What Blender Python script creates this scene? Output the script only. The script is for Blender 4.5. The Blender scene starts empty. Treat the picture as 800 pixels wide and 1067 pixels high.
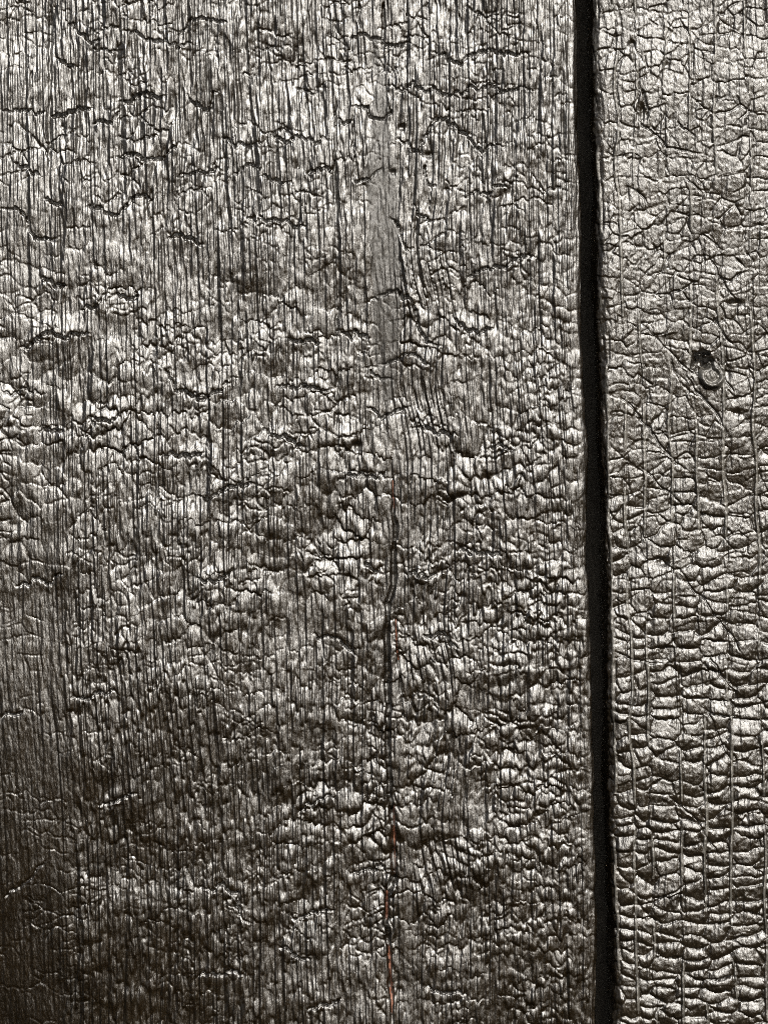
import bpy, math
import numpy as np

# ------------------------------------------------------------------ scale and camera
S = 0.0003                 # one unit of the drawing below (about one photo pixel) is 0.3 mm
CX, CY = 400.0, 533.5      # middle of the view, in drawing units
ROLL = math.radians(1.3)   # the phone was held very slightly turned against the boards
DIST = 2400.0              # camera to wall, drawing units

scene = bpy.context.scene
cam_data = bpy.data.cameras.new("camera")
cam = bpy.data.objects.new("camera", cam_data)
scene.collection.objects.link(cam)
cam_data.sensor_fit = 'VERTICAL'
cam_data.angle = 2 * math.atan(533.5 / DIST)
cam_data.clip_start = 0.01
cam_data.clip_end = 50
cam.location = (0, -DIST * S, 0)
cam.rotation_mode = 'XYZ'
cam.rotation_euler = (math.radians(90), ROLL, 0)
scene.camera = cam

# ------------------------------------------------------------------ sky, sun, exposure
SUN_EL = math.radians(33)
SUN_AZ = math.radians(18)   # to the right, behind the camera
world = bpy.data.worlds.new("World")
scene.world = world
world.use_nodes = True
wn = world.node_tree
bg = wn.nodes["Background"]
sky = wn.nodes.new("ShaderNodeTexSky")
sky.sky_type = 'NISHITA'
sky.sun_disc = False
sky.sun_elevation = SUN_EL
sky.sun_rotation = math.pi - SUN_AZ
sky.dust_density = 5.0      # hazy, whitish sky
sky.ozone_density = 0.3
wn.links.new(sky.outputs[0], bg.inputs[0])
bg.inputs[1].default_value = 0.05

sd = bpy.data.lights.new("sun", 'SUN')
sd.energy = 5.0
sd.angle = math.radians(0.53)
sd.color = (1.0, 0.98, 0.94)
sun = bpy.data.objects.new("sun", sd)
scene.collection.objects.link(sun)
from mathutils import Vector
to_sun = Vector((math.cos(SUN_EL) * math.sin(SUN_AZ), -math.cos(SUN_EL) * math.cos(SUN_AZ), math.sin(SUN_EL)))
sun.rotation_euler = to_sun.to_track_quat('Z', 'Y').to_euler()
sun.location = to_sun * 2

vs = scene.view_settings
vs.view_transform = 'Standard'
vs.look = 'None'
vs.gamma = 1
vs.exposure = 1.08
vs.use_curve_mapping = False
scene.cycles.use_denoising = False      # the grain is one pixel fine; a denoiser would wipe it away
scene.cycles.filter_width = 1.0

# ------------------------------------------------------------------ materials
def new_mat(name):
    m = bpy.data.materials.new(name)
    m.use_nodes = True
    nt = m.node_tree
    b = nt.nodes["Principled BSDF"]
    return m, nt, b

def mapped_noise(nt, scale_xyz, detail=3, rough=0.6):
    tc = nt.nodes.new("ShaderNodeTexCoord")
    mp = nt.nodes.new("ShaderNodeMapping")
    mp.inputs['Scale'].default_value = scale_xyz
    nt.links.new(tc.outputs['Object'], mp.inputs['Vector'])
    nz = nt.nodes.new("ShaderNodeTexNoise")
    nz.inputs['Scale'].default_value = 1.0
    nz.inputs['Detail'].default_value = detail
    nz.inputs['Roughness'].default_value = rough
    nt.links.new(mp.outputs[0], nz.inputs['Vector'])
    return nz

def ramp(nt, src, stops):
    r = nt.nodes.new("ShaderNodeValToRGB")
    e = r.color_ramp.elements
    e[0].position, e[0].color = stops[0]
    e[1].position, e[1].color = stops[1]
    for p, c in stops[2:]:
        k = e.new(p); k.color = c
    nt.links.new(src, r.inputs[0])
    return r

def g(v): return (v, v, v, 1)

u = 1.0 / S
def char_material(name, rough_lo, rough_hi, spec, bump, col_a, col_b, grain):
    m, nt, b = new_mat(name)
    nt.nodes.remove(b)
    out = nt.nodes["Material Output"]
    dif = nt.nodes.new("ShaderNodeBsdfDiffuse")
    glo = nt.nodes.new("ShaderNodeBsdfAnisotropic"); glo.distribution = 'BECKMANN'
    glo.inputs['Color'].default_value = (1, 0.995, 0.975, 1)
    fre = nt.nodes.new("ShaderNodeFresnel"); fre.inputs['IOR'].default_value = spec
    mix = nt.nodes.new("ShaderNodeMixShader")
    nt.links.new(fre.outputs[0], mix.inputs[0]); nt.links.new(dif.outputs[0], mix.inputs[1]); nt.links.new(glo.outputs[0], mix.inputs[2])
    nt.links.new(mix.outputs[0], out.inputs['Surface'])
    n1 = mapped_noise(nt, (u / 30, u / 30, u / 60), 4)
    c = ramp(nt, n1.outputs[0], [(0.3, col_a), (0.7, col_b)])
    nt.links.new(c.outputs[0], dif.inputs['Color'])
    n2 = mapped_noise(nt, (u / 3.0, u / 3.0, u / 14.0), 4)
    r = ramp(nt, n2.outputs[0], [(0.3, g(rough_lo)), (0.7, g(rough_hi))])
    nt.links.new(r.outputs[0], glo.inputs['Roughness'])
    n3 = mapped_noise(nt, grain, 3, 0.6)
    bp = nt.nodes.new("ShaderNodeBump")
    bp.inputs['Strength'].default_value = bump
    bp.inputs['Distance'].default_value = 2.2 * S
    nt.links.new(n3.outputs[0], bp.inputs['Height'])
    for t in (dif, glo, fre): nt.links.new(bp.outputs[0], t.inputs['Normal'])
    return m

FINE = (u / 2.2, u / 2.2, u / 9.0)
MAT_CHAR = char_material("char_fibrous", 0.40, 0.53, 1.85, 0.45, (0.0026, 0.0017, 0.0008, 1), (0.0056, 0.0037, 0.0018, 1), FINE)
MAT_SCALE = char_material("char_blocky", 0.39, 0.51, 1.68, 0.36, (0.0040, 0.0029, 0.0017, 1), (0.0085, 0.0063, 0.0038, 1), (u / 2.0, u / 2.0, u / 4.5))
MAT_PITH = char_material("dull_pith_char", 0.42, 0.56, 1.55, 0.45, (0.006, 0.005, 0.004, 1), (0.011, 0.0095, 0.0075, 1), FINE)
MAT_RIDGE = char_material("latewood_sheen_tone", 0.42, 0.56, 1.65, 0.5, (0.012, 0.011, 0.009, 1), (0.065, 0.061, 0.053, 1), (u / 2.0, u / 2.0, u / 6))  # pale base colour stands in for the sheen on latewood lines and knot
MAT_WOOD = char_material("bared_wood", 0.5, 0.7, 1.4, 0.5, (0.05, 0.018, 0.011, 1), (0.13, 0.052, 0.029, 1), FINE)
MAT_DARK = char_material("sooty_board", 0.7, 0.9, 1.3, 0.5, (0.006, 0.0054, 0.0045, 1), (0.013, 0.012, 0.010, 1), FINE)

# ------------------------------------------------------------------ numpy noise
def table(seed):
    r = np.random.RandomState(seed)
    return r.rand(256, 256).astype(np.float32)

_tabs = {}
def T(seed):
    if seed not in _tabs: _tabs[seed] = table(seed)
    return _tabs[seed]

def vn(x, y, seed):
    """smooth value noise, -1..1"""
    t = T(seed)
    xf = np.floor(x); yf = np.floor(y)
    fx = (x - xf).astype(np.float32); fy = (y - yf).astype(np.float32)
    xi = xf.astype(np.int32) & 255; yi = yf.astype(np.int32) & 255
    x1 = (xi + 1) & 255; y1 = (yi + 1) & 255
    sx = fx * fx * fx * (fx * (fx * 6 - 15) + 10); sy = fy * fy * fy * (fy * (fy * 6 - 15) + 10)
    a = t[xi, yi]; b = t[x1, yi]; c = t[xi, y1]; d = t[x1, y1]
    top = a + (b - a) * sx; bot = c + (d - c) * sx
    return (top + (bot - top) * sy) * 2 - 1

def fbm(x, y, seed, o=3, gain=0.5):
    s = 0; amp = 1.0; f = 1.0; tot = 0
    for k in range(o):
        s = s + amp * vn(x * f + 17.3 * k, y * f + 5.1 * k, seed + k); tot += amp
        amp *= gain; f *= 2.03
    return s / tot

def sstep(a, b, x):
    t = np.clip((x - a) / (b - a), 0, 1)
    return t * t * (3 - 2 * t)

def gauss(x, y, cx, cy, rx, ry):
    return np.exp(-((x - cx) / rx) ** 2 - ((y - cy) / ry) ** 2)

def voronoi(a, b, seed, jit=0.9, sx=1.0, sy=1.0, jx=None):
    """jittered-grid cells. returns F1, F2, id, local dx, dy (in units scaled by sx, sy)"""
    ta, tb = T(seed), T(seed + 1)
    ai = np.floor(a).astype(np.int32); bi = np.floor(b).astype(np.int32)
    F1 = np.full(a.shape, 1e9, np.float32); F2 = F1.copy()
    idd = np.zeros(a.shape, np.int32); DX = np.zeros(a.shape, np.float32); DY = DX.copy()
    for i in (-1, 0, 1):
        for j in (-1, 0, 1):
            ci = ai + i; cj = bi + j
            px = ci + 0.5 + (ta[ci & 255, cj & 255] - 0.5) * (jit if jx is None else jx)
            py = cj + 0.5 + (tb[ci & 255, cj & 255] - 0.5) * jit
            dx = ((a - px) * sx).astype(np.float32); dy = ((b - py) * sy).astype(np.float32)
            d = np.sqrt(dx * dx + dy * dy)
            near = d < F1
            F2 = np.where(near, F1, np.minimum(F2, d))
            F1 = np.where(near, d, F1)
            idd = np.where(near, (ci + 1000) * 4096 + (cj + 1000), idd)
            DX = np.where(near, dx, DX); DY = np.where(near, dy, DY)
    return F1, F2, idd, DX, DY

def cell_rand(idd, seed):
    t = T(seed)
    return t[(idd * 7 + (idd >> 8)) & 255, (idd // 4096 * 13 + (idd & 4095) * 5) & 255]

# traced points are in photo pixels; the boards stand upright, the photo is turned by ROLL
_c, _s = math.cos(ROLL), math.sin(ROLL)
def to_board(p):
    x, y = p[0] - CX, p[1] - CY
    return (CX + x * _c - y * _s, CY + x * _s + y * _c)

def jag(pts, rng, amp=0.16, levels=3):
    pts = [np.array(to_board(p)) for p in pts]
    for _ in range(levels):
        out = [pts[0]]
        for a, b in zip(pts[:-1], pts[1:]):
            d = b - a; L = np.hypot(*d)
            if L > 4:
                m = (a + b) / 2 + np.array([-d[1], d[0]]) * rng.uniform(-amp, amp)
                out.append(m)
            out.append(b)
        pts = out
    return pts

def crack_field(xs, ys, lines, reach=14, WX=None, WY=None):
    """depth of the traced cracks and the drop of the surface towards them.
    xs, ys: 1-d grid coordinates; lines: (points, width, depth, lip)"""
    D = np.zeros((len(ys), len(xs)), np.float32)
    LIP = D.copy()
    for pts, w, dep, lip in lines:
        px = [p[0] for p in pts]; py = [p[1] for p in pts]
        i0, i1 = np.searchsorted(xs, [min(px) - reach, max(px) + reach])
        j0, j1 = np.searchsorted(ys, [min(py) - reach, max(py) + reach])
        if i1 <= i0 or j1 <= j0: continue
        X, Y = np.meshgrid(xs[i0:i1], ys[j0:j1])
        if WX is not None: X = X + WX[j0:j1, i0:i1]; Y = Y + WY[j0:j1, i0:i1]
        best = np.full(X.shape, 1e9, np.float32); side = np.zeros(X.shape, np.float32); tt = side.copy()
        n = len(pts) - 1
        for k in range(n):
            a, b = pts[k], pts[k + 1]
            d = b - a; L2 = max(d @ d, 1e-6)
            t = np.clip(((X - a[0]) * d[0] + (Y - a[1]) * d[1]) / L2, 0, 1)
            qx = X - (a[0] + t * d[0]); qy = Y - (a[1] + t * d[1])
            dist = np.sqrt(qx * qx + qy * qy)
            nb = dist < best
            best = np.where(nb, dist, best); side = np.where(nb, qy, side)
            tt = np.where(nb, (k + t) / n, tt)
        taper = np.clip(np.minimum(tt, 1 - tt) * 6, 0.15, 1)
        c = dep * taper * np.exp(-(best / (w * (0.55 + 0.45 * taper))) ** 2)
        D[j0:j1, i0:i1] = np.maximum(D[j0:j1, i0:i1], c)
        l = np.where(side < 0, 1.0, 0.55) * lip * taper * np.exp(-((best - 5) / 5.0) ** 2)
        LIP[j0:j1, i0:i1] = np.maximum(LIP[j0:j1, i0:i1], l)
    return D, LIP

# ------------------------------------------------------------------ building a board from its surface
def grid_axis(lo, hi, flo, fhi, fine, coarse):
    a = np.arange(flo, lo, -coarse)[::-1][:-1] if lo < flo else np.array([])
    m = np.arange(flo, fhi, fine)
    b = np.arange(fhi, hi + coarse, coarse) if hi > fhi else np.array([])
    return np.concatenate([a, m, b]).astype(np.float64)

def link(o, parent=None):
    scene.collection.objects.link(o)
    if parent is not None: o.parent = parent
    return o

def mesh_from(name, V, Q, mat, smooth=True):
    me = bpy.data.meshes.new(name)
    nv, nq = len(V), len(Q)
    me.vertices.add(nv); me.vertices.foreach_set("co", np.ascontiguousarray(V, np.float32).ravel())
    me.loops.add(nq * 4); me.loops.foreach_set("vertex_index", np.ascontiguousarray(Q, np.int32).ravel())
    me.polygons.add(nq)
    me.polygons.foreach_set("loop_start", np.arange(0, nq * 4, 4, dtype=np.int32))
    me.polygons.foreach_set("use_smooth", np.full(nq, smooth, bool))
    me.materials.append(mat)
    me.update(calc_edges=True)
    return me

def skirted(V, Q, depth):
    """give a patch of surface a wall all round, so that it is a block and not a skin"""
    e = np.concatenate([Q[:, [0, 1]], Q[:, [1, 2]], Q[:, [2, 3]], Q[:, [3, 0]]])
    key = np.sort(e, axis=1); k = key[:, 0].astype(np.int64) * len(V) + key[:, 1]
    _, inv, cnt = np.unique(k, return_inverse=True, return_counts=True)
    be = e[cnt[inv] == 1]
    if not len(be): return V, Q
    n = len(V); m = len(be)
    a, b = V[be[:, 0]], V[be[:, 1]]
    off = np.array([0, depth, 0], np.float32)
    V2 = np.concatenate([V, a, b, b + off, a + off])
    i = np.arange(m)
    Q2 = np.stack([n + m + i, n + i, n + 3 * m + i, n + 2 * m + i], axis=1)
    return V2, np.concatenate([Q, Q2])

def build_board(root, P, ids, names, mat_of, scale_name, crust_name, in_view, skirt, limit=300):
    """P: (rows, cols, 3) surface points; ids: (rows-1, cols-1) piece of every face"""
    R, C = ids.shape
    idx = np.arange(P.shape[0] * P.shape[1], dtype=np.int64).reshape(P.shape[:2])
    Q = np.stack([idx[:-1, :-1], idx[1:, :-1], idx[1:, 1:], idx[:-1, 1:]], axis=-1).reshape(-1, 4)
    V = P.reshape(-1, 3)
    f = ids.ravel()
    view = in_view.ravel()
    special = {k for k in names}
    u, cnt = np.unique(f[view], return_counts=True)
    order = [int(x) for x in u[np.argsort(-cnt)] if int(x) not in special][:limit]
    srt = np.argsort(f, kind='stable'); fs = f[srt]
    def faces(i):
        return srt[np.searchsorted(fs, i, 'left'):np.searchsorted(fs, i, 'right')]
    used = np.zeros(len(f), bool)
    def emit(name, sel, mat, kind=None, sk=skirt):
        q = Q[sel]
        uu, inv = np.unique(q, return_inverse=True)
        v = V[uu]; qq = inv.reshape(-1, 4)
        if sk: v, qq = skirted(v, qq, sk)
        o = link(bpy.data.objects.new(name, mesh_from(name, v * S, qq, mat)), root)
        if kind: o["kind"] = kind
        used[sel] = True
        return o
    for k, nm in names.items():
        sel = faces(k)
        if len(sel): emit(nm, sel, mat_of.get(k, mat_of[None]), sk=0)
    for k in order:
        emit(scale_name, faces(k), mat_of[None])
    emit(crust_name, np.nonzero(~used)[0], mat_of[None], "stuff", 0)

def box(name, x0, x1, y0, y1, z0, z1, mat, parent=None):
    """x, z in drawing units (z = down the photo), y = depth behind the face of the boards"""
    V = []
    for z in (z0, z1):
        for x, y in ((x0, y0), (x1, y0), (x1, y1), (x0, y1)):
            V.append(((x - CX) * S, y * S, (CY - z) * S))
    Q = [(0, 1, 2, 3), (7, 6, 5, 4), (1, 0, 4, 5), (2, 1, 5, 6), (3, 2, 6, 7), (0, 3, 7, 4)]
    return link(bpy.data.objects.new(name, mesh_from(name, np.array(V), np.array(Q), mat, False)), parent)

def profile(s, edge, radius, depth, sgn):
    """a face that turns round an edge into the side of the board.
    s: coordinate across the face; sgn=+1: edge on the right, -1: edge on the left.
    returns x, depth, normal x, normal depth"""
    d = (s - edge) * sgn + radius           # how far past the start of the rounding
    ang = np.clip(d / (radius * math.pi / 2) * 1.0, 0, 1) * (math.pi / 2)
    past = np.clip(d - radius * math.pi / 2, 0, None)
    x = np.where(d <= 0, s, edge - sgn * radius + sgn * radius * np.sin(ang))
    y = np.where(d <= 0, 0.0, radius * (1 - np.cos(ang)) + past)
    return x, y, sgn * np.sin(ang) * (d > 0), -np.cos(np.where(d > 0, ang, 0))

THICK = 64.0
Y0, Y1 = -260.0, 1330.0
FY0, FY1 = -16.0, 1083.0

# ================================================================== the wide board left of the gap
def left_board():
    rng = np.random.RandomState(4)
    root = link(bpy.data.objects.new("charred_plank", None))
    root["label"] = "wide black charred board left of the dark gap, split down its middle"
    root["category"] = "plank"
    EDGE, RAD = 609.0, 5.0
    send = EDGE - RAD + RAD * math.pi / 2 + THICK
    xs = np.concatenate([grid_axis(-230, -13, -13, EDGE - 12, 0.88, 4), np.arange(EDGE - 12 + 0.4, EDGE + 4, 0.8),
                         np.arange(EDGE + 4, send, 2.5)])
    xs = np.unique(xs)
    ys = grid_axis(Y0, Y1, FY0, FY1, 1.05, 4)
    X, Y = np.meshgrid(xs, ys)
    X = X.astype(np.float32); Y = Y.astype(np.float32)

    # ---- where things are
    up = 1 - sstep(150, 330, Y + 40 * vn(X / 90, Y / 90, 3))            # top: flat, hairline cracked
    low = sstep(560, 760, Y)
    pc = 404 + 5 * vn(X * 0, Y / 120, 8) + 0.02 * (Y - 260)
    pith = (1 - sstep(13, 19, np.abs(X - pc) + 3 * vn(X / 8, Y / 30, 9))) * (0.66 + 0.34 * sstep(70, 160, Y)) * (1 - sstep(360, 480, Y + 25 * vn(X / 4, Y / 60, 12)))
    leftstrip = (1 - sstep(50, 72, X + 6 * vn(X * 0, Y / 140, 11)))
    rightband = sstep(485, 560, X + 0.03 * (Y - 500))
    dim = leftstrip * sstep(560, 680, Y)

    # ---- grain: nearly upright, fanning out beside the pith
    G = X + 5 * vn(X / 160, Y / 300, 21) + 1.3 * vn(X / 45, Y / 220, 22)
    fanm = 0
    for fx_, fy_, k_ in ((448, 300, 0.26), (446, 430, 0.22), (448, 690, 0.24), (450, 905, 0.24)):
        w_ = gauss(X, Y, fx_, fy_, 30, 62)
        G = G - k_ * w_ * (Y - fy_); fanm = fanm + w_

    # torn fibres: neighbouring fibres break at different heights
    tear = 3.2 * vn(G / 5.2, Y / 90, 31) + 2.0 * vn(G / 2.6, Y / 60, 32) + 4 * vn(X / 30, Y / 70, 33) + 2 * vn(X / 13, Y / 40, 34)
    tear *= (1 - 0.55 * leftstrip - 0.3 * pith)
    tear = tear - 9 * np.clip(fanm, 0, 1) * vn(G / 11, Y / 60, 38)          # scales slant away from the pith
    # ---- scales
    cw, ch = 25.0, 20.5
    a = (G + 5 * vn(X / 24, Y / 40, 35) + 1.0 * vn(X / 9, Y / 20, 36)) / cw
    b = (Y + tear + 9 * vn(X / 70, Y / 70, 37)) / ch
    F1, F2, cid, DX, DY = voronoi(a, b, 41, 0.95, cw * 0.8, ch)
    edge = (F2 - F1) * 0.5
    rc = cell_rand(cid, 51); rc2 = cell_rand(cid, 52)
    dome = 1 - np.exp(-(edge / 5.5) ** 1.5)
    drop = 1 - np.exp(-np.clip(edge + np.clip(-DY, 0, 30) * 0.35, 0, 40) / 5.2)      # the lower rim breaks off more steeply
    tilt = (rc - 0.34) * 0.22 * np.clip(DY, -12, 12)
    zone = np.clip(gauss(X, Y, 110, 410, 190, 170) + gauss(X, Y, 330, 470, 150, 170) + gauss(X, Y, 450, 640, 90, 330) + 0.9 * gauss(X, Y, 340, 900, 100, 190) + 0.8 * gauss(X, Y, 540, 650, 80, 420) + 0.6 * gauss(X, Y, 180, 640, 120, 130) + 0.7 * gauss(X, Y, 20, 450, 70, 140), 0.30, 1.1)
    amp = np.clip(1.7 + 1.5 * vn(X / 60, Y / 70, 53), 0.4, 2.8) * (0.5 + 0.8 * rc2) * zone * 0.40
    amp = amp * (1 - 0.78 * up) * (1 - 0.9 * pith) * (1 - 0.7 * dim)
    H = amp * (0.8 * dome + 0.8 * drop + tilt)

    # second, finer generation of scales
    a2 = (G + 2.5 * vn(X / 9, Y / 14, 61)) / 15.0; b2 = (Y + tear * 0.9 + 4 * vn(X / 15, Y / 15, 62)) / 16.0
    f1, f2, c2, dx2, dy2 = voronoi(a2, b2, 63, 0.95, 13, 16)
    e2 = (f2 - f1) * 0.5
    dome2 = 1 - np.exp(-(e2 / 4.0) ** 1.2)
    amp2 = np.clip(-0.05 + 0.8 * vn(X / 65, Y / 75, 65), 0, 1.2) * (1 - 0.6 * up) * (1 - 0.6 * leftstrip) + 1.3 * rightband * (1 - 0.6 * up)
    amp2 *= 0.7 * (1 - pith) * (0.3 + 0.7 * np.minimum(zone, 1))
    H += amp2 * (dome2 * 1.4 + (cell_rand(c2, 66) - 0.36) * 0.17 * dy2)

    # lumps and slow waves
    H += 1.0 * (1 - 0.6 * up) * (1 - 0.9 * pith) * (1 - 0.6 * dim) * (0.4 + 0.6 * zone) * vn(G / 24, Y / 24 + 0.05 * tear, 71) + 2.5 * fbm(X / 60, Y / 80, 72, 2) * (1 - 0.6 * dim)
    H += 5.0 * vn(X / 190, Y / 230, 74) * (1 - 0.5 * dim)
    # made-up warp: the lower left corner is bent back so that it darkens
    tw = np.clip(-0.80 * (X - 20) + 0.60 * (Y - 600), 0, 400)
    H -= 0.00040 * tw * tw

    # ---- grain relief: long straight ridges and grooves
    soft = (1 - 0.5 * pith) * (1 - 0.6 * leftstrip * (1 - 0.5 * up))
    gl = sstep(-0.5, 0.6, vn(X / 45, Y / 90, 85))
    r1 = np.abs(vn(G / 8.0, Y / 420, 81)); r2 = np.abs(vn(G / 4.3, Y / 240, 82)); r3 = np.abs(vn(G / 2.6, Y / 90, 79))
    H += (1.0 + 0.55 * up) * soft * (2.3 * np.minimum(r1, 0.45) + (1.5 + 0.8 * gl) * np.minimum(r2, 0.5) + (0.55 + 0.5 * gl) * r3 + 0.7 * vn(G / 2.1, Y / 26, 83) + 0.42 * vn(G / 2.4, Y / 9.0, 84))
    # short fibre ends, each rising from under the one above it
    fw = 4.6
    q = (G + 0.8 * vn(G / 9, Y / 120, 201)) / fw
    qi = np.floor(q).astype(np.int32); qf = q - qi
    ln = 22 + 22 * T(203)[qi & 255, 5]
    t_ = (Y + tear * 0.8 + 5 * vn(X / 10, Y / 22, 204)) / ln + 40 * T(205)[qi & 255, 9]
    ti = np.floor(t_).astype(np.int32); tf = t_ - ti
    fh = T(206)[qi & 255, ti & 255]
    seg = (1 - np.exp(-tf * ln / 5.0)) * (1 - np.exp(-(1 - tf) * ln / 2.0)) * (1 - (2 * np.abs(qf - 0.5)) ** 2.5)
    fa = np.clip(0.95 + 0.5 * sstep(560, 720, Y) * (1 - zone) + 0.9 * vn(X / 50, Y / 55, 207), 0.1, 1.6) * (0.45 + 0.55 * sstep(420, 640, Y))
    H += fa * (1 - 0.95 * pith) * (1 - 0.75 * leftstrip) * seg * (0.2 + 1.1 * fh)
    # deep upright furrows
    fur = vn(G / 15, Y / 420, 87)
    H -= (1.7 + 0.7 * up) * np.exp(-(fur / 0.05) ** 2) * sstep(-0.3, 0.2, vn(X / 60, Y / 140, 88)) * (1 - pith) * (0.6 + 0.5 * up)
    fur = vn(G / 8.5, Y / 300, 89)
    H -= (0.7 + 1.6 * up + 1.3 * gauss(X, Y, 320, 130, 70, 150)) * np.exp(-(fur / 0.07) ** 2) * sstep(-0.2, 0.3, vn(X / 40, Y / 110, 90)) * (1 - pith) * (1 - 0.4 * leftstrip)

    # the surface is pressed flat beside the long split
    xsplit = np.interp(Y, [478, 610, 640, 800, 870, 960, 1080], [407, 408, 403, 409, 417, 411, 421]).astype(np.float32)
    near_split = np.exp(-((X - xsplit) / 8) ** 2) * sstep(440, 500, Y)
    H *= 1 - 0.7 * near_split
    # ---- hairline cracks round the scales
    on = sstep(0.05, 0.55, vn(X / 30, Y / 34, 91)); on2 = sstep(0.05, 0.5, vn(X / 26, Y / 26, 92))
    horiz = sstep(0.2, 0.75, np.abs(DY) / (np.abs(DX) + 6))
    H -= (0.9 + 1.3 * up) * np.exp(-(edge / 0.6) ** 2) * (0.05 + 0.95 * on) * (1 - 0.6 * pith) * (0.35 + 0.65 * np.maximum(zone, up)) * (0.35 + 0.65 * horiz)
    H -= 0.9 * np.exp(-(e2 / 0.6) ** 2) * on2 * (0.3 + 0.7 * np.maximum(zone, up)) * (1 - 0.4 * pith)

    # ---- the cracks one can follow in the photograph
    L = []
    def C(pts, w=1.2, dep=4.5, lip=1.0, amp=0.17):
        L.append((jag(pts, rng, amp), w * 0.72, dep, lip))
    C([(50,123),(70,117),(82,113),(97,113)], 1.7, 6)
    C([(127,108),(140,107),(143,98),(173,100)], 1.5, 6)
    C([(97,130),(103,126),(118,127),(127,115)], 1.3, 5)
    C([(195,98),(208,112),(220,112),(223,98),(230,97)], 1.4, 5)
    C([(127,33),(143,35),(157,42),(173,45),(187,49),(207,48)], 1.0)
    C([(67,22),(80,32),(92,43),(108,43)], 1.0)
    C([(122,162),(132,165),(143,163),(157,167),(167,163),(182,155),(193,150)], 1.3)
    C([(90,208),(107,220),(127,223),(133,213),(147,205),(157,210),(165,203)], 1.3)
    C([(0,218),(13,217),(30,228),(37,247),(50,250),(62,245)], 1.1)
    C([(190,186),(197,183),(217,181),(230,176)], 1.3)
    C([(242,183),(260,174),(275,172)], 1.0)
    C([(230,143),(245,151),(260,156),(268,150)], 1.2)
    C([(0,113),(10,114),(33,115),(50,117)], 0.9)
    C([(58,62),(70,68),(78,72)], 1.2)
    C([(182,35),(192,33),(202,23),(213,20),(227,23),(238,27)], 1.1)
    C([(175,250),(193,248),(213,257)], 1.6, 5.5)
    C([(47,207),(67,217)], 1.5, 5)
    C([(14,172),(27,173),(33,181),(45,183)], 1.2)
    C([(354,50),(365,53),(367,40),(377,35),(394,40),(402,47),(414,48),(430,40)], 1.2)
    C([(400,83),(402,90),(414,95),(430,88),(440,95),(460,97),(490,93),(534,95),(560,94)], 1.1)
    C([(447,55),(464,56),(480,67),(484,62),(500,55),(534,57),(555,55)], 1.2)
    C([(367,113),(384,110),(389,123),(402,124),(407,110)], 1.1)
    C([(404,155),(414,146),(422,148),(430,160),(440,163),(442,143),(449,130),(460,122),(474,133),(487,143),(504,160),(510,152),(534,150)], 1.2)
    C([(353,128),(367,129)], 1.4, 5)
    C([(367,113),(368,150),(369,188),(380,188),(400,173)], 0.9, amp=0.06)
    C([(407,227),(417,243),(427,265)], 1.0)
    C([(445,167),(444,187),(454,198)], 0.9)
    C([(480,207),(507,200),(530,196)], 0.9)
    C([(280,139),(292,145),(310,144),(347,144)], 1.2)
    C([(274,183),(290,190),(300,190)], 1.3); C([(320,182),(349,175)], 1.1)
    C([(267,223),(280,230),(297,230),(320,238)], 1.1)
    C([(428,215),(437,226),(450,230)], 1.0)
    C([(20,367),(43,350),(70,352),(95,349)], 1.5, 6, 2.2)
    C([(42,292),(63,300),(70,296)], 1.4, 5, 2.0)
    C([(83,324),(100,322),(110,307)], 1.2, 4.5, 1.6)
    C([(120,307),(133,312),(147,309)], 1.3, 5, 1.8)
    C([(173,385),(183,404),(200,414),(213,417),(247,395)], 1.2, 4.5, 1.8)
    C([(93,439),(110,438),(125,434)], 1.4, 5, 2.2)
    C([(167,474),(187,475),(213,470)], 1.5, 5.5, 2.0)
    C([(207,517),(220,520),(253,507),(267,505)], 1.3, 5, 1.6)
    C([(40,448),(55,449),(67,447)], 1.3, 5, 2.2)
    C([(0,409),(18,408),(50,409)], 0.9, 3)
    C([(380,315),(394,309),(417,304),(419,310),(434,330),(440,349),(460,362)], 1.2, 4.5)
    C([(352,349),(367,355),(370,345),(387,352)], 1.3, 5, 1.6)
    C([(384,384),(397,395),(410,397)], 0.9, 3.5)
    C([(394,380),(414,372),(434,372),(448,383)], 1.0)
    C([(380,427),(397,437),(410,430),(427,425)], 1.1)
    C([(350,504),(377,494),(394,499),(404,490)], 1.1)
    C([(277,447),(297,454),(304,460),(320,467)], 1.3, 5, 1.6)
    C([(297,355),(317,354),(334,357)], 1.3, 5, 1.6)
    C([(287,402),(310,405),(347,404)], 1.2, 4.5, 1.4)
    C([(484,294),(500,282),(534,272),(560,270)], 1.2, 4.5, 1.3)
    C([(470,329),(494,345),(514,342)], 1.3, 5, 1.8)
    C([(507,470),(534,467)], 1.2, 4.5, 1.5)
    C([(440,440),(455,450),(477,454)], 1.3, 5, 1.8)
    C([(380,585),(391,596),(394,598)], 1.2, 4.5, 1.5)
    C([(420,597),(440,598),(457,596)], 1.3, 4.5, 1.6)
    C([(475,572),(500,578),(525,577)], 1.3, 5, 2.0)
    C([(440,663),(462,660),(478,676)], 1.4, 5, 2.2)
    C([(327,660),(345,664),(372,684)], 1.0, 4, 1.4)
    C([(205,602),(215,605),(228,605),(243,596)], 1.2, 5, 1.8)
    C([(14,605),(28,608),(55,606),(67,597)], 1.1, 4, 1.6)
    C([(0,750),(10,744),(27,738)], 1.0, 4, 1.2); C([(75,728),(100,722),(125,722)], 1.1, 4, 1.6)
    C([(100,840),(115,838),(130,830),(145,826)], 1.0, 4, 1.4)
    C([(0,940),(20,925),(50,895)], 0.9, 3, 1.0, 0.08)
    C([(209,925),(222,930),(232,920),(248,932),(250,955),(262,965)], 1.2, 4.5, 2.0)
    C([(205,1020),(215,1015),(258,1012)], 1.1, 4, 1.6)
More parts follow.
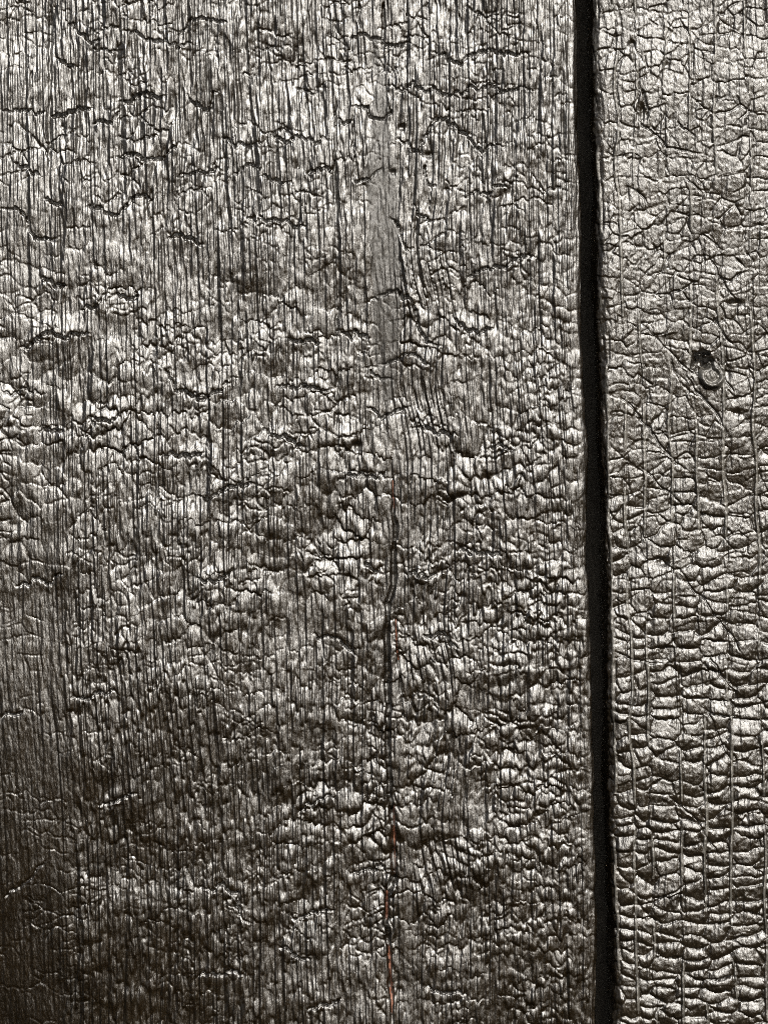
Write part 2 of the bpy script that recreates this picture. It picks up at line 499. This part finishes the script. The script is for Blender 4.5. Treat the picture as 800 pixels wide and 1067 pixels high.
    C([(310,848),(330,835),(350,830)], 1.1, 4, 1.8)
    C([(290,985),(305,995),(325,1000)], 1.1, 4, 1.8)
    C([(300,953),(330,952),(348,948)], 1.1, 4, 1.6); C([(362,908),(385,905),(402,903)], 1.2, 4.5, 1.8)
    C([(320,1055),(345,1048),(355,1040)], 1.2, 4.5, 1.8)
    C([(443,1028),(460,1035),(490,1037)], 1.1, 4, 1.6)
    # upright splits
    C([(349,97),(349,160),(350,232)], 1.5, 6, 0.2, 0.01); C([(350,267),(351,400),(352,505)], 0.9, 3.5, 0.1, 0.01)
    C([(400,0),(399,20),(398,44)], 1.6, 6, 0.2, 0.03)
    C([(52,-10),(52,80),(53,205)], 2.6, 4.5, 0.1, 0.01); C([(12,40),(13,120),(12,190)], 1.0, 4, 0.1, 0.01)
    C([(33,0),(33,110),(35,190)], 0.8, 3, 0.1, 0.01)
    C([(374,0),(375,30)], 1.2, 5, 0.1, 0.03); C([(478,10),(480,45)], 1.0, 4.5, 0.1, 0.03); C([(453,0),(455,30)], 1.0, 4.5, 0.1, 0.03)
    C([(505,140),(506,200)], 1.0, 4, 0.1, 0.03); C([(320,100),(322,140)], 1.0, 4.5, 0.1, 0.03)
    C([(408,478),(409,534),(411,545),(409,610),(404,628),(404,700),(403,760),(404,800),(407,838),(410,870),(411,915),(404,928),(402,960),(405,990),(408,1057),(409,1080)], 2.9, 8.5, 0.3, 0.015)
    C([(412,640),(415,690),(420,760)], 1.0, 4, 0.3, 0.03)
    D, LIP = crack_field(xs, ys, L, 16, 1.2 * vn(X / 7, Y / 9, 211), np.where(np.abs(X - 408) < 10, 0, 1) * (2.6 * vn(G / 4.5, Y / 40, 212) + 1.5 * vn(G / 2.2, Y / 25, 213)))
    H += LIP * (0.4 - 0.3 * up) - D
    # pits left by pin knots
    for (x, y, r, d) in ((372, 465, 5, 5), (419, 133, 3, 4), (446, 162, 3.5, 4), (409, 180, 3, 3)):
        bx, by = to_board((x, y))
        H -= d * gauss(X, Y, bx, by, r, r)

    # ---- wrap round the edge
    past = sstep(EDGE - 14, EDGE - 2, X)
    H = H * (1 - 0.45 * past)
    bx_, dy_, nx, nd = profile(xs, EDGE, RAD, THICK, 1)
    wob = 1.6 * vn(Y / 120, Y * 0 + 3.3, 95) + 0.9 * vn(Y / 17, Y * 0 + 9.3, 96)
    P = np.empty(X.shape + (3,), np.float32)
    P[..., 0] = bx_ + nx * H + past * wob - CX
    P[..., 1] = dy_ + nd * H
    P[..., 2] = CY - Y
    ids = cid[:-1, :-1].copy()
    fx = (xs[:-1] + xs[1:]) / 2; fy = (ys[:-1] + ys[1:]) / 2
    FX, FY = np.meshgrid(fx, fy)
    names = {-1: "side_face"}
    ids[FX > EDGE - RAD + 5.0] = -1
    # bare reddish wood in the split
    k = -2
    for pts in ([(410.5, 838), (411, 870), (411.5, 914)], [(403.5, 928), (402.6, 960)], [(404.6, 977), (406.5, 1010), (408.6, 1057)], [(409.2, 495), (410, 530)], [(412.3, 640), (414.8, 688)]):
        bp = [to_board(p) for p in pts]
        yy = np.array([p[1] for p in bp]); xx = np.array([p[0] for p in bp])
        cxn = np.interp(FY, yy, xx) + 0.7 * vn(FY / 6, FY * 0 + k, 97)
        w = 1.0 * np.sin(np.clip((FY - yy[0]) / (yy[-1] - yy[0]), 0, 1) * math.pi) ** 0.4 * (1.0 if k > -5 else 0.55)
        ids[(np.abs(FX - cxn) < w) & (FY > yy[0]) & (FY < yy[-1])] = k
        names[k] = "bare_wood_sliver"; k -= 1
    wid = 14.5 * sstep(20, 190, FY) * (1 - sstep(330, 455, FY))
    one = FY * 0
    xl = wid + 3.5 * vn(FY / 30, one + 2.2, 98) + 2.0 * vn(FY / 7, one + 7.7, 99); xr = wid + 3.5 * vn(FY / 34, one + 4.2, 98) + 2.0 * vn(FY / 8, one + 9.7, 99)
    dxp = FX - pc[:-1, :-1]
    ids[(dxp > -np.maximum(xl, 1.5)) & (dxp < np.maximum(xr, 1.5)) & (FY > 25) & (FY < 450)] = -20
    names[-20] = "pith_strip"
    mats = {None: MAT_CHAR, -1: MAT_CHAR, -20: MAT_PITH}
    for q in range(-10, -1): mats[q] = MAT_WOOD
    view = (FX > -10) & (FX < 615) & (FY > -10) & (FY < 1077)
    build_board(root, P, ids, names, mats, "char_scale", "char_crust", view, 5.0)
    box("core", -230, EDGE - 5, 46, THICK - 2, Y0 + 3, Y1 - 3, MAT_DARK, root)

# ================================================================== the board right of the gap
SEAMS = [560, 590, 612, 633, 652, 671, 701, 726, 754, 787, 812, 838, 866, 890, 918, 947, 975, 1003, 1030, 1060]
def right_board():
    rng = np.random.RandomState(9)
    root = link(bpy.data.objects.new("charred_plank", None))
    root["label"] = "charred board right of the dark gap, small blocky scales and one round knot"
    root["category"] = "plank"
    EDGE, RAD = 629.0, 9.0
    sbeg = EDGE + RAD - RAD * math.pi / 2 - THICK
    xs = np.concatenate([np.arange(sbeg, EDGE - 10, 2.2), np.arange(EDGE - 10, 815, 0.88), np.arange(815, 1035, 4)])
    ys = grid_axis(Y0, Y1, FY0, FY1, 0.98, 4)
    X, Y = np.meshgrid(xs, ys)
    X = X.astype(np.float32); Y = Y.astype(np.float32)

    low = sstep(330, 760, Y + 60 * vn(X / 60, Y / 80, 103))
    knot = to_board((741, 392)); KX, KY = knot
    pit = to_board((731, 378))
    kr = np.sqrt((X - KX) ** 2 + ((Y - KY) * 0.9) ** 2) + 1.2 * vn(X / 8, Y / 8, 104)

    # grain bends round the knot
    bend = 6 * np.tanh((X - KX) / 9) * gauss(X, Y, KX, KY, 30, 34)
    G = X - bend + 3.0 * vn(X / 120, Y / 200, 111) + 2.6 * vn(X / 26, Y / 45, 112)
    # columns between the seams
    sm = np.array(SEAMS, np.float64)
    col = np.interp(G, sm, np.arange(len(sm))).astype(np.float32)
    ci = np.floor(col).astype(np.int32)
    cwid = np.diff(sm)[np.clip(ci, 0, len(sm) - 2)].astype(np.float32)
    fr = col - ci
    dseam = np.minimum(fr, 1 - fr) * cwid
    # scales: many-sided blocks, roughly stacked between the seams
    Yq = 0.80 * Y + 0.00024 * Y * np.abs(Y)
    bow = 1.8 * low * (np.abs(fr - 0.5) * 2) ** 2
    aa = col + (1.6 * vn(X / 12, Y / 12, 123) + 0.7 * vn(X / 4, Y / 4, 122)) / 22
    bb = (Yq + bow + 2.2 * vn(X / 12, Y / 12, 124) + 1.0 * vn(X / 4, Y / 5, 125) + 7 * vn(X / 45, Y / 60, 126)) / 16.0
    F1, F2, cid, DX, DY = voronoi(aa, bb, 127, 0.9, 20, 16, 0.6)
    edge = (F2 - F1) * 0.5
    rc = cell_rand(cid, 131); rc2 = cell_rand(cid, 132)
    pill = 1 - np.exp(-(edge / 3.6) ** 1.35)
    pill = 0.55 * pill + 0.45 * (1 - np.exp(-np.clip(edge + np.clip(-DY, 0, 12) * 0.3, 0, 30) / 2.6))
    seamw = np.exp(-(dseam / 1.5) ** 2)
    amp = (0.16 + 1.5 * low) * (0.4 + 1.0 * rc)
    amp *= 1 - gauss(X, Y, KX, KY, 22, 30)
    H = amp * pill * 1.15
    H += (rc2 - 0.4) * 0.17 * np.clip(DY, -9, 9) * (0.5 + 0.7 * low) + (rc - 0.5) * 0.07 * np.clip(DX, -9, 9)

    # seams stand proud: hard late-wood lines
    sw = sstep(-0.3, 0.5, vn(ci * 3.1 + (fr > 0.5) * 3.1, Y / 45, 133) + 0.1)
    flush = (0.4 + 1.6 * low) * 0.9
    H = H + (flush - H) * seamw * (0.2 + 0.8 * sw) + (0.6 - 0.2 * low) * seamw * sw

    # polygon hairlines, stronger towards the top
    a2 = (G + 2.2 * vn(X / 14, Y / 14, 141)) / 18; b2 = (Y + 2.2 * vn(X / 13, Y / 13, 142)) / 21
    f1, f2, c2, dx2, dy2 = voronoi(a2, b2, 143, 0.85, 18, 21)
    e2 = (f2 - f1) * 0.5
    on2 = sstep(0.0, 0.5, vn(X / 24, Y / 24, 145))
    H += (0.2 - 0.1 * low) * (1 - np.exp(-e2 / 3)) + (cell_rand(c2, 146) - 0.4) * (0.07 - 0.02 * low) * (dx2 + dy2 * 1.4)
    H -= (1.5 - 1.2 * low) * np.exp(-(e2 / 0.55) ** 2) * on2 * (1 - 0.6 * seamw * sw)

    on = sstep(-0.8, -0.1, vn(X / 17, Y / 17, 147))
    H -= (0.66 + 0.3 * low) * np.exp(-(edge / 0.46) ** 2) * (0.2 + 0.8 * on) * (1 - 0.7 * seamw * sw)
    H -= 0.9 * np.exp(-((dseam - 2.2) / 0.6) ** 2) * sstep(-0.1, 0.4, vn(X / 20, Y / 26, 148))

    # undulation, lumps, faint grain
    H += 0.9 * fbm(X / 16, Y / 16, 151, 2) * (0.15 + low) + 2.5 * vn(X / 70, Y / 90, 152) + 4.0 * vn(X / 200, Y / 260, 153)
    H += 0.42 * vn(G / 2.3, Y / 34, 154) + 0.45 * np.abs(vn(G / 4.5, Y / 120, 155)) + 0.24 * vn(X / 2.6, Y / 3.2, 156)

    # ---- knot: a raised ringed disc with a burnt-out hollow above it
    inside = 1 - sstep(11, 15, kr)
    collar = np.exp(-((kr - 9.5) / 3.0) ** 2) * (0.55 + 0.9 * sstep(-6, 8, Y - KY))
    H = H * (1 - 0.85 * inside) + inside * (4.4 * collar + 2.0 * np.exp(-(kr / 4.5) ** 4) - 2.6 * np.exp(-((kr - 6.3) / 1.0) ** 2) - 1.2 * np.exp(-((kr - 3.2) / 0.8) ** 2) * (X > KX - 1)
                                          + 0.9 * vn(X / 2.2, Y / 2.6, 158))
    pr = np.sqrt(((X - pit[0]) / 1.15) ** 2 + ((Y - pit[1]) / 1.1) ** 2) + 3.2 * vn(X / 5, Y / 5, 159) + 1.5 * vn(X / 2.5, Y / 2.5, 160)
    H -= 15 * (1 - sstep(1.0, 12.5, pr))

    L = []
    def C(pts, w=0.9, dep=3.2, lip=0.5, amp=0.1):
        L.append((jag(pts, rng, max(amp, 0.1)), w * 0.65, dep * 0.65, lip * 0.4))
    O = lambda ox, oy, pts: [(ox + p[0] / 3.0, oy + p[1] / 3.0) for p in pts]
    C(O(534, 267, [(605, 0), (640, 60), (700, 150)]))
    C(O(534, 267, [(620, 180), (690, 280)]), 1.1)
    C(O(534, 267, [(640, 320), (690, 430)]), 1.1)
    C(O(534, 267, [(330, 430), (380, 480), (430, 535), (470, 600), (560, 680)]), 1.1, 3.6)
    C(O(534, 267, [(540, 370), (600, 450), (670, 555)]), 1.2, 3.6, 0.5, 0.03)
    C(O(534, 267, [(400, 210), (470, 280), (540, 350)]), 0.7, 2.0)
    C(O(534, 267, [(390, 650), (460, 720), (540, 800)]), 0.8, 2.5)
    C(O(534, 534, [(510, 170), (600, 270), (660, 360), (720, 450)]), 1.1, 3.4, 0.5, 0.05)
    C(O(534, 534, [(610, 450), (700, 560)]), 1.1, 3.4, 0.5, 0.05)
    C(O(534, 534, [(310, 430), (390, 460), (470, 470)]), 1.0)
    C(O(534, 534, [(590, 600), (640, 690), (690, 790)]), 1.0, 3.2, 0.5, 0.05)
    C(O(534, 534, [(580, 600), (660, 640), (720, 640)]), 0.8, 2.6)
    C(O(534, 800, [(480, 80), (545, 140), (590, 190), (660, 290)]), 1.0, 3.2, 0.6)
    C(O(534, 800, [(360, 430), (480, 400), (560, 350)]), 1.1, 3.4, 0.8)
    C(O(534, 800, [(620, 670), (690, 640)]), 0.9)
    C(O(534, 0, [(385, 365), (440, 420), (480, 465), (610, 490)]), 1.1, 3.6)
    C(O(534, 0, [(510, 375), (570, 430)]), 1.0)
    C(O(534, 0, [(370, 590), (420, 640)]), 1.0); C(O(534, 0, [(540, 555), (590, 610)]), 0.9)
    C(O(534, 0, [(400, 270), (415, 380)]), 1.3, 4); C(O(534, 0, [(630, 60), (680, 20), (720, 5)]), 1.0)
    C(O(534, 0, [(520, 60), (545, 100), (550, 160)]), 1.0)
    D, LIP = crack_field(xs, ys, L, 10)
    H += LIP - D
    for (x, y, r, q, d) in ((669, 116, 3.2, 8, 4.5), (765, 316, 7, 3, 4), (757, 388, 4, 9, 3), (690, 586, 9, 4, 3.5), (658, 45, 3, 4, 3), (768, 430, 6, 4, 2.5), (695, 68, 5, 4, 2)):
        bx, by = to_board((x, y))
        H -= d * gauss(X, Y, bx, by, r, q)

    past = 1 - sstep(EDGE + 2, EDGE + 14, X)
    H = H * (1 - 0.35 * past) + past * (0.8 * vn(X / 5, Y / 14, 161) + 0.5 * vn(X / 2.5, Y / 5, 162))
    bx_, dy_, nx, nd = profile(xs, EDGE, RAD, THICK, -1)
    wob = 1.5 * vn(Y / 110, Y * 0 + 1.3, 165) + 1.1 * vn(Y / 22, Y * 0 + 5.3, 166)
    P = np.empty(X.shape + (3,), np.float32)
    P[..., 0] = bx_ + nx * H + past * wob - CX
    P[..., 1] = dy_ + nd * H
    P[..., 2] = CY - Y
    ids = cid[:-1, :-1].copy()
    fx = (xs[:-1] + xs[1:]) / 2; fy = (ys[:-1] + ys[1:]) / 2
    FX, FY = np.meshgrid(fx, fy)
    ridge = (dseam < 0.8 + 0.6 * sw + 0.5 * vn(X / 3, Y / 9, 170))[:-1, :-1]
    near = np.round(col).astype(np.int32)[:-1, :-1]
    names = {-1: "side_face", -2: "knot"}
    mats = {None: MAT_SCALE, -1: MAT_SCALE, -2: MAT_RIDGE}
    yc = ys[:-1].astype(np.float32)
    for q in range(3, 10):
        on_ = (vn(yc * 0 + q * 3.1, yc / 45, 133) > -0.2) & (yc > FY0) & (yc < FY1)
        run = np.cumsum(np.diff(np.concatenate([[False], on_]).astype(np.int32)) == 1)
        for rr in range(1, run.max() + 1):
            rows = on_ & (run == rr)
            if rows.sum() < 8: continue
            k_ = -1000 - q * 50 - rr
            ids[ridge & (near == q) & rows[:, None]] = k_
            names[k_] = "latewood_ridge"; mats[k_] = MAT_RIDGE
    ids[FX < EDGE + RAD - 8.0] = -1
    ids[kr[:-1, :-1] < 13.5] = -2
    view = (FX > 620) & (FX < 815) & (FY > -10) & (FY < 1077)
    build_board(root, P, ids, names, mats, "char_scale", "char_crust", view, 4.0)
    box("core", EDGE + 5, 1030, 18, THICK - 2, Y0 + 3, Y1 - 3, MAT_DARK, root)

left_board()
right_board()

# ------------------------------------------------------------------ what the boards are nailed to, seen through the gap
wall = box("wall", -240, 1040, THICK + 1, THICK + 60, Y0 - 10, Y1 + 10, MAT_DARK)
wall["kind"] = "structure"
wall["label"] = "black sooty wall seen through the narrow gap between the boards"
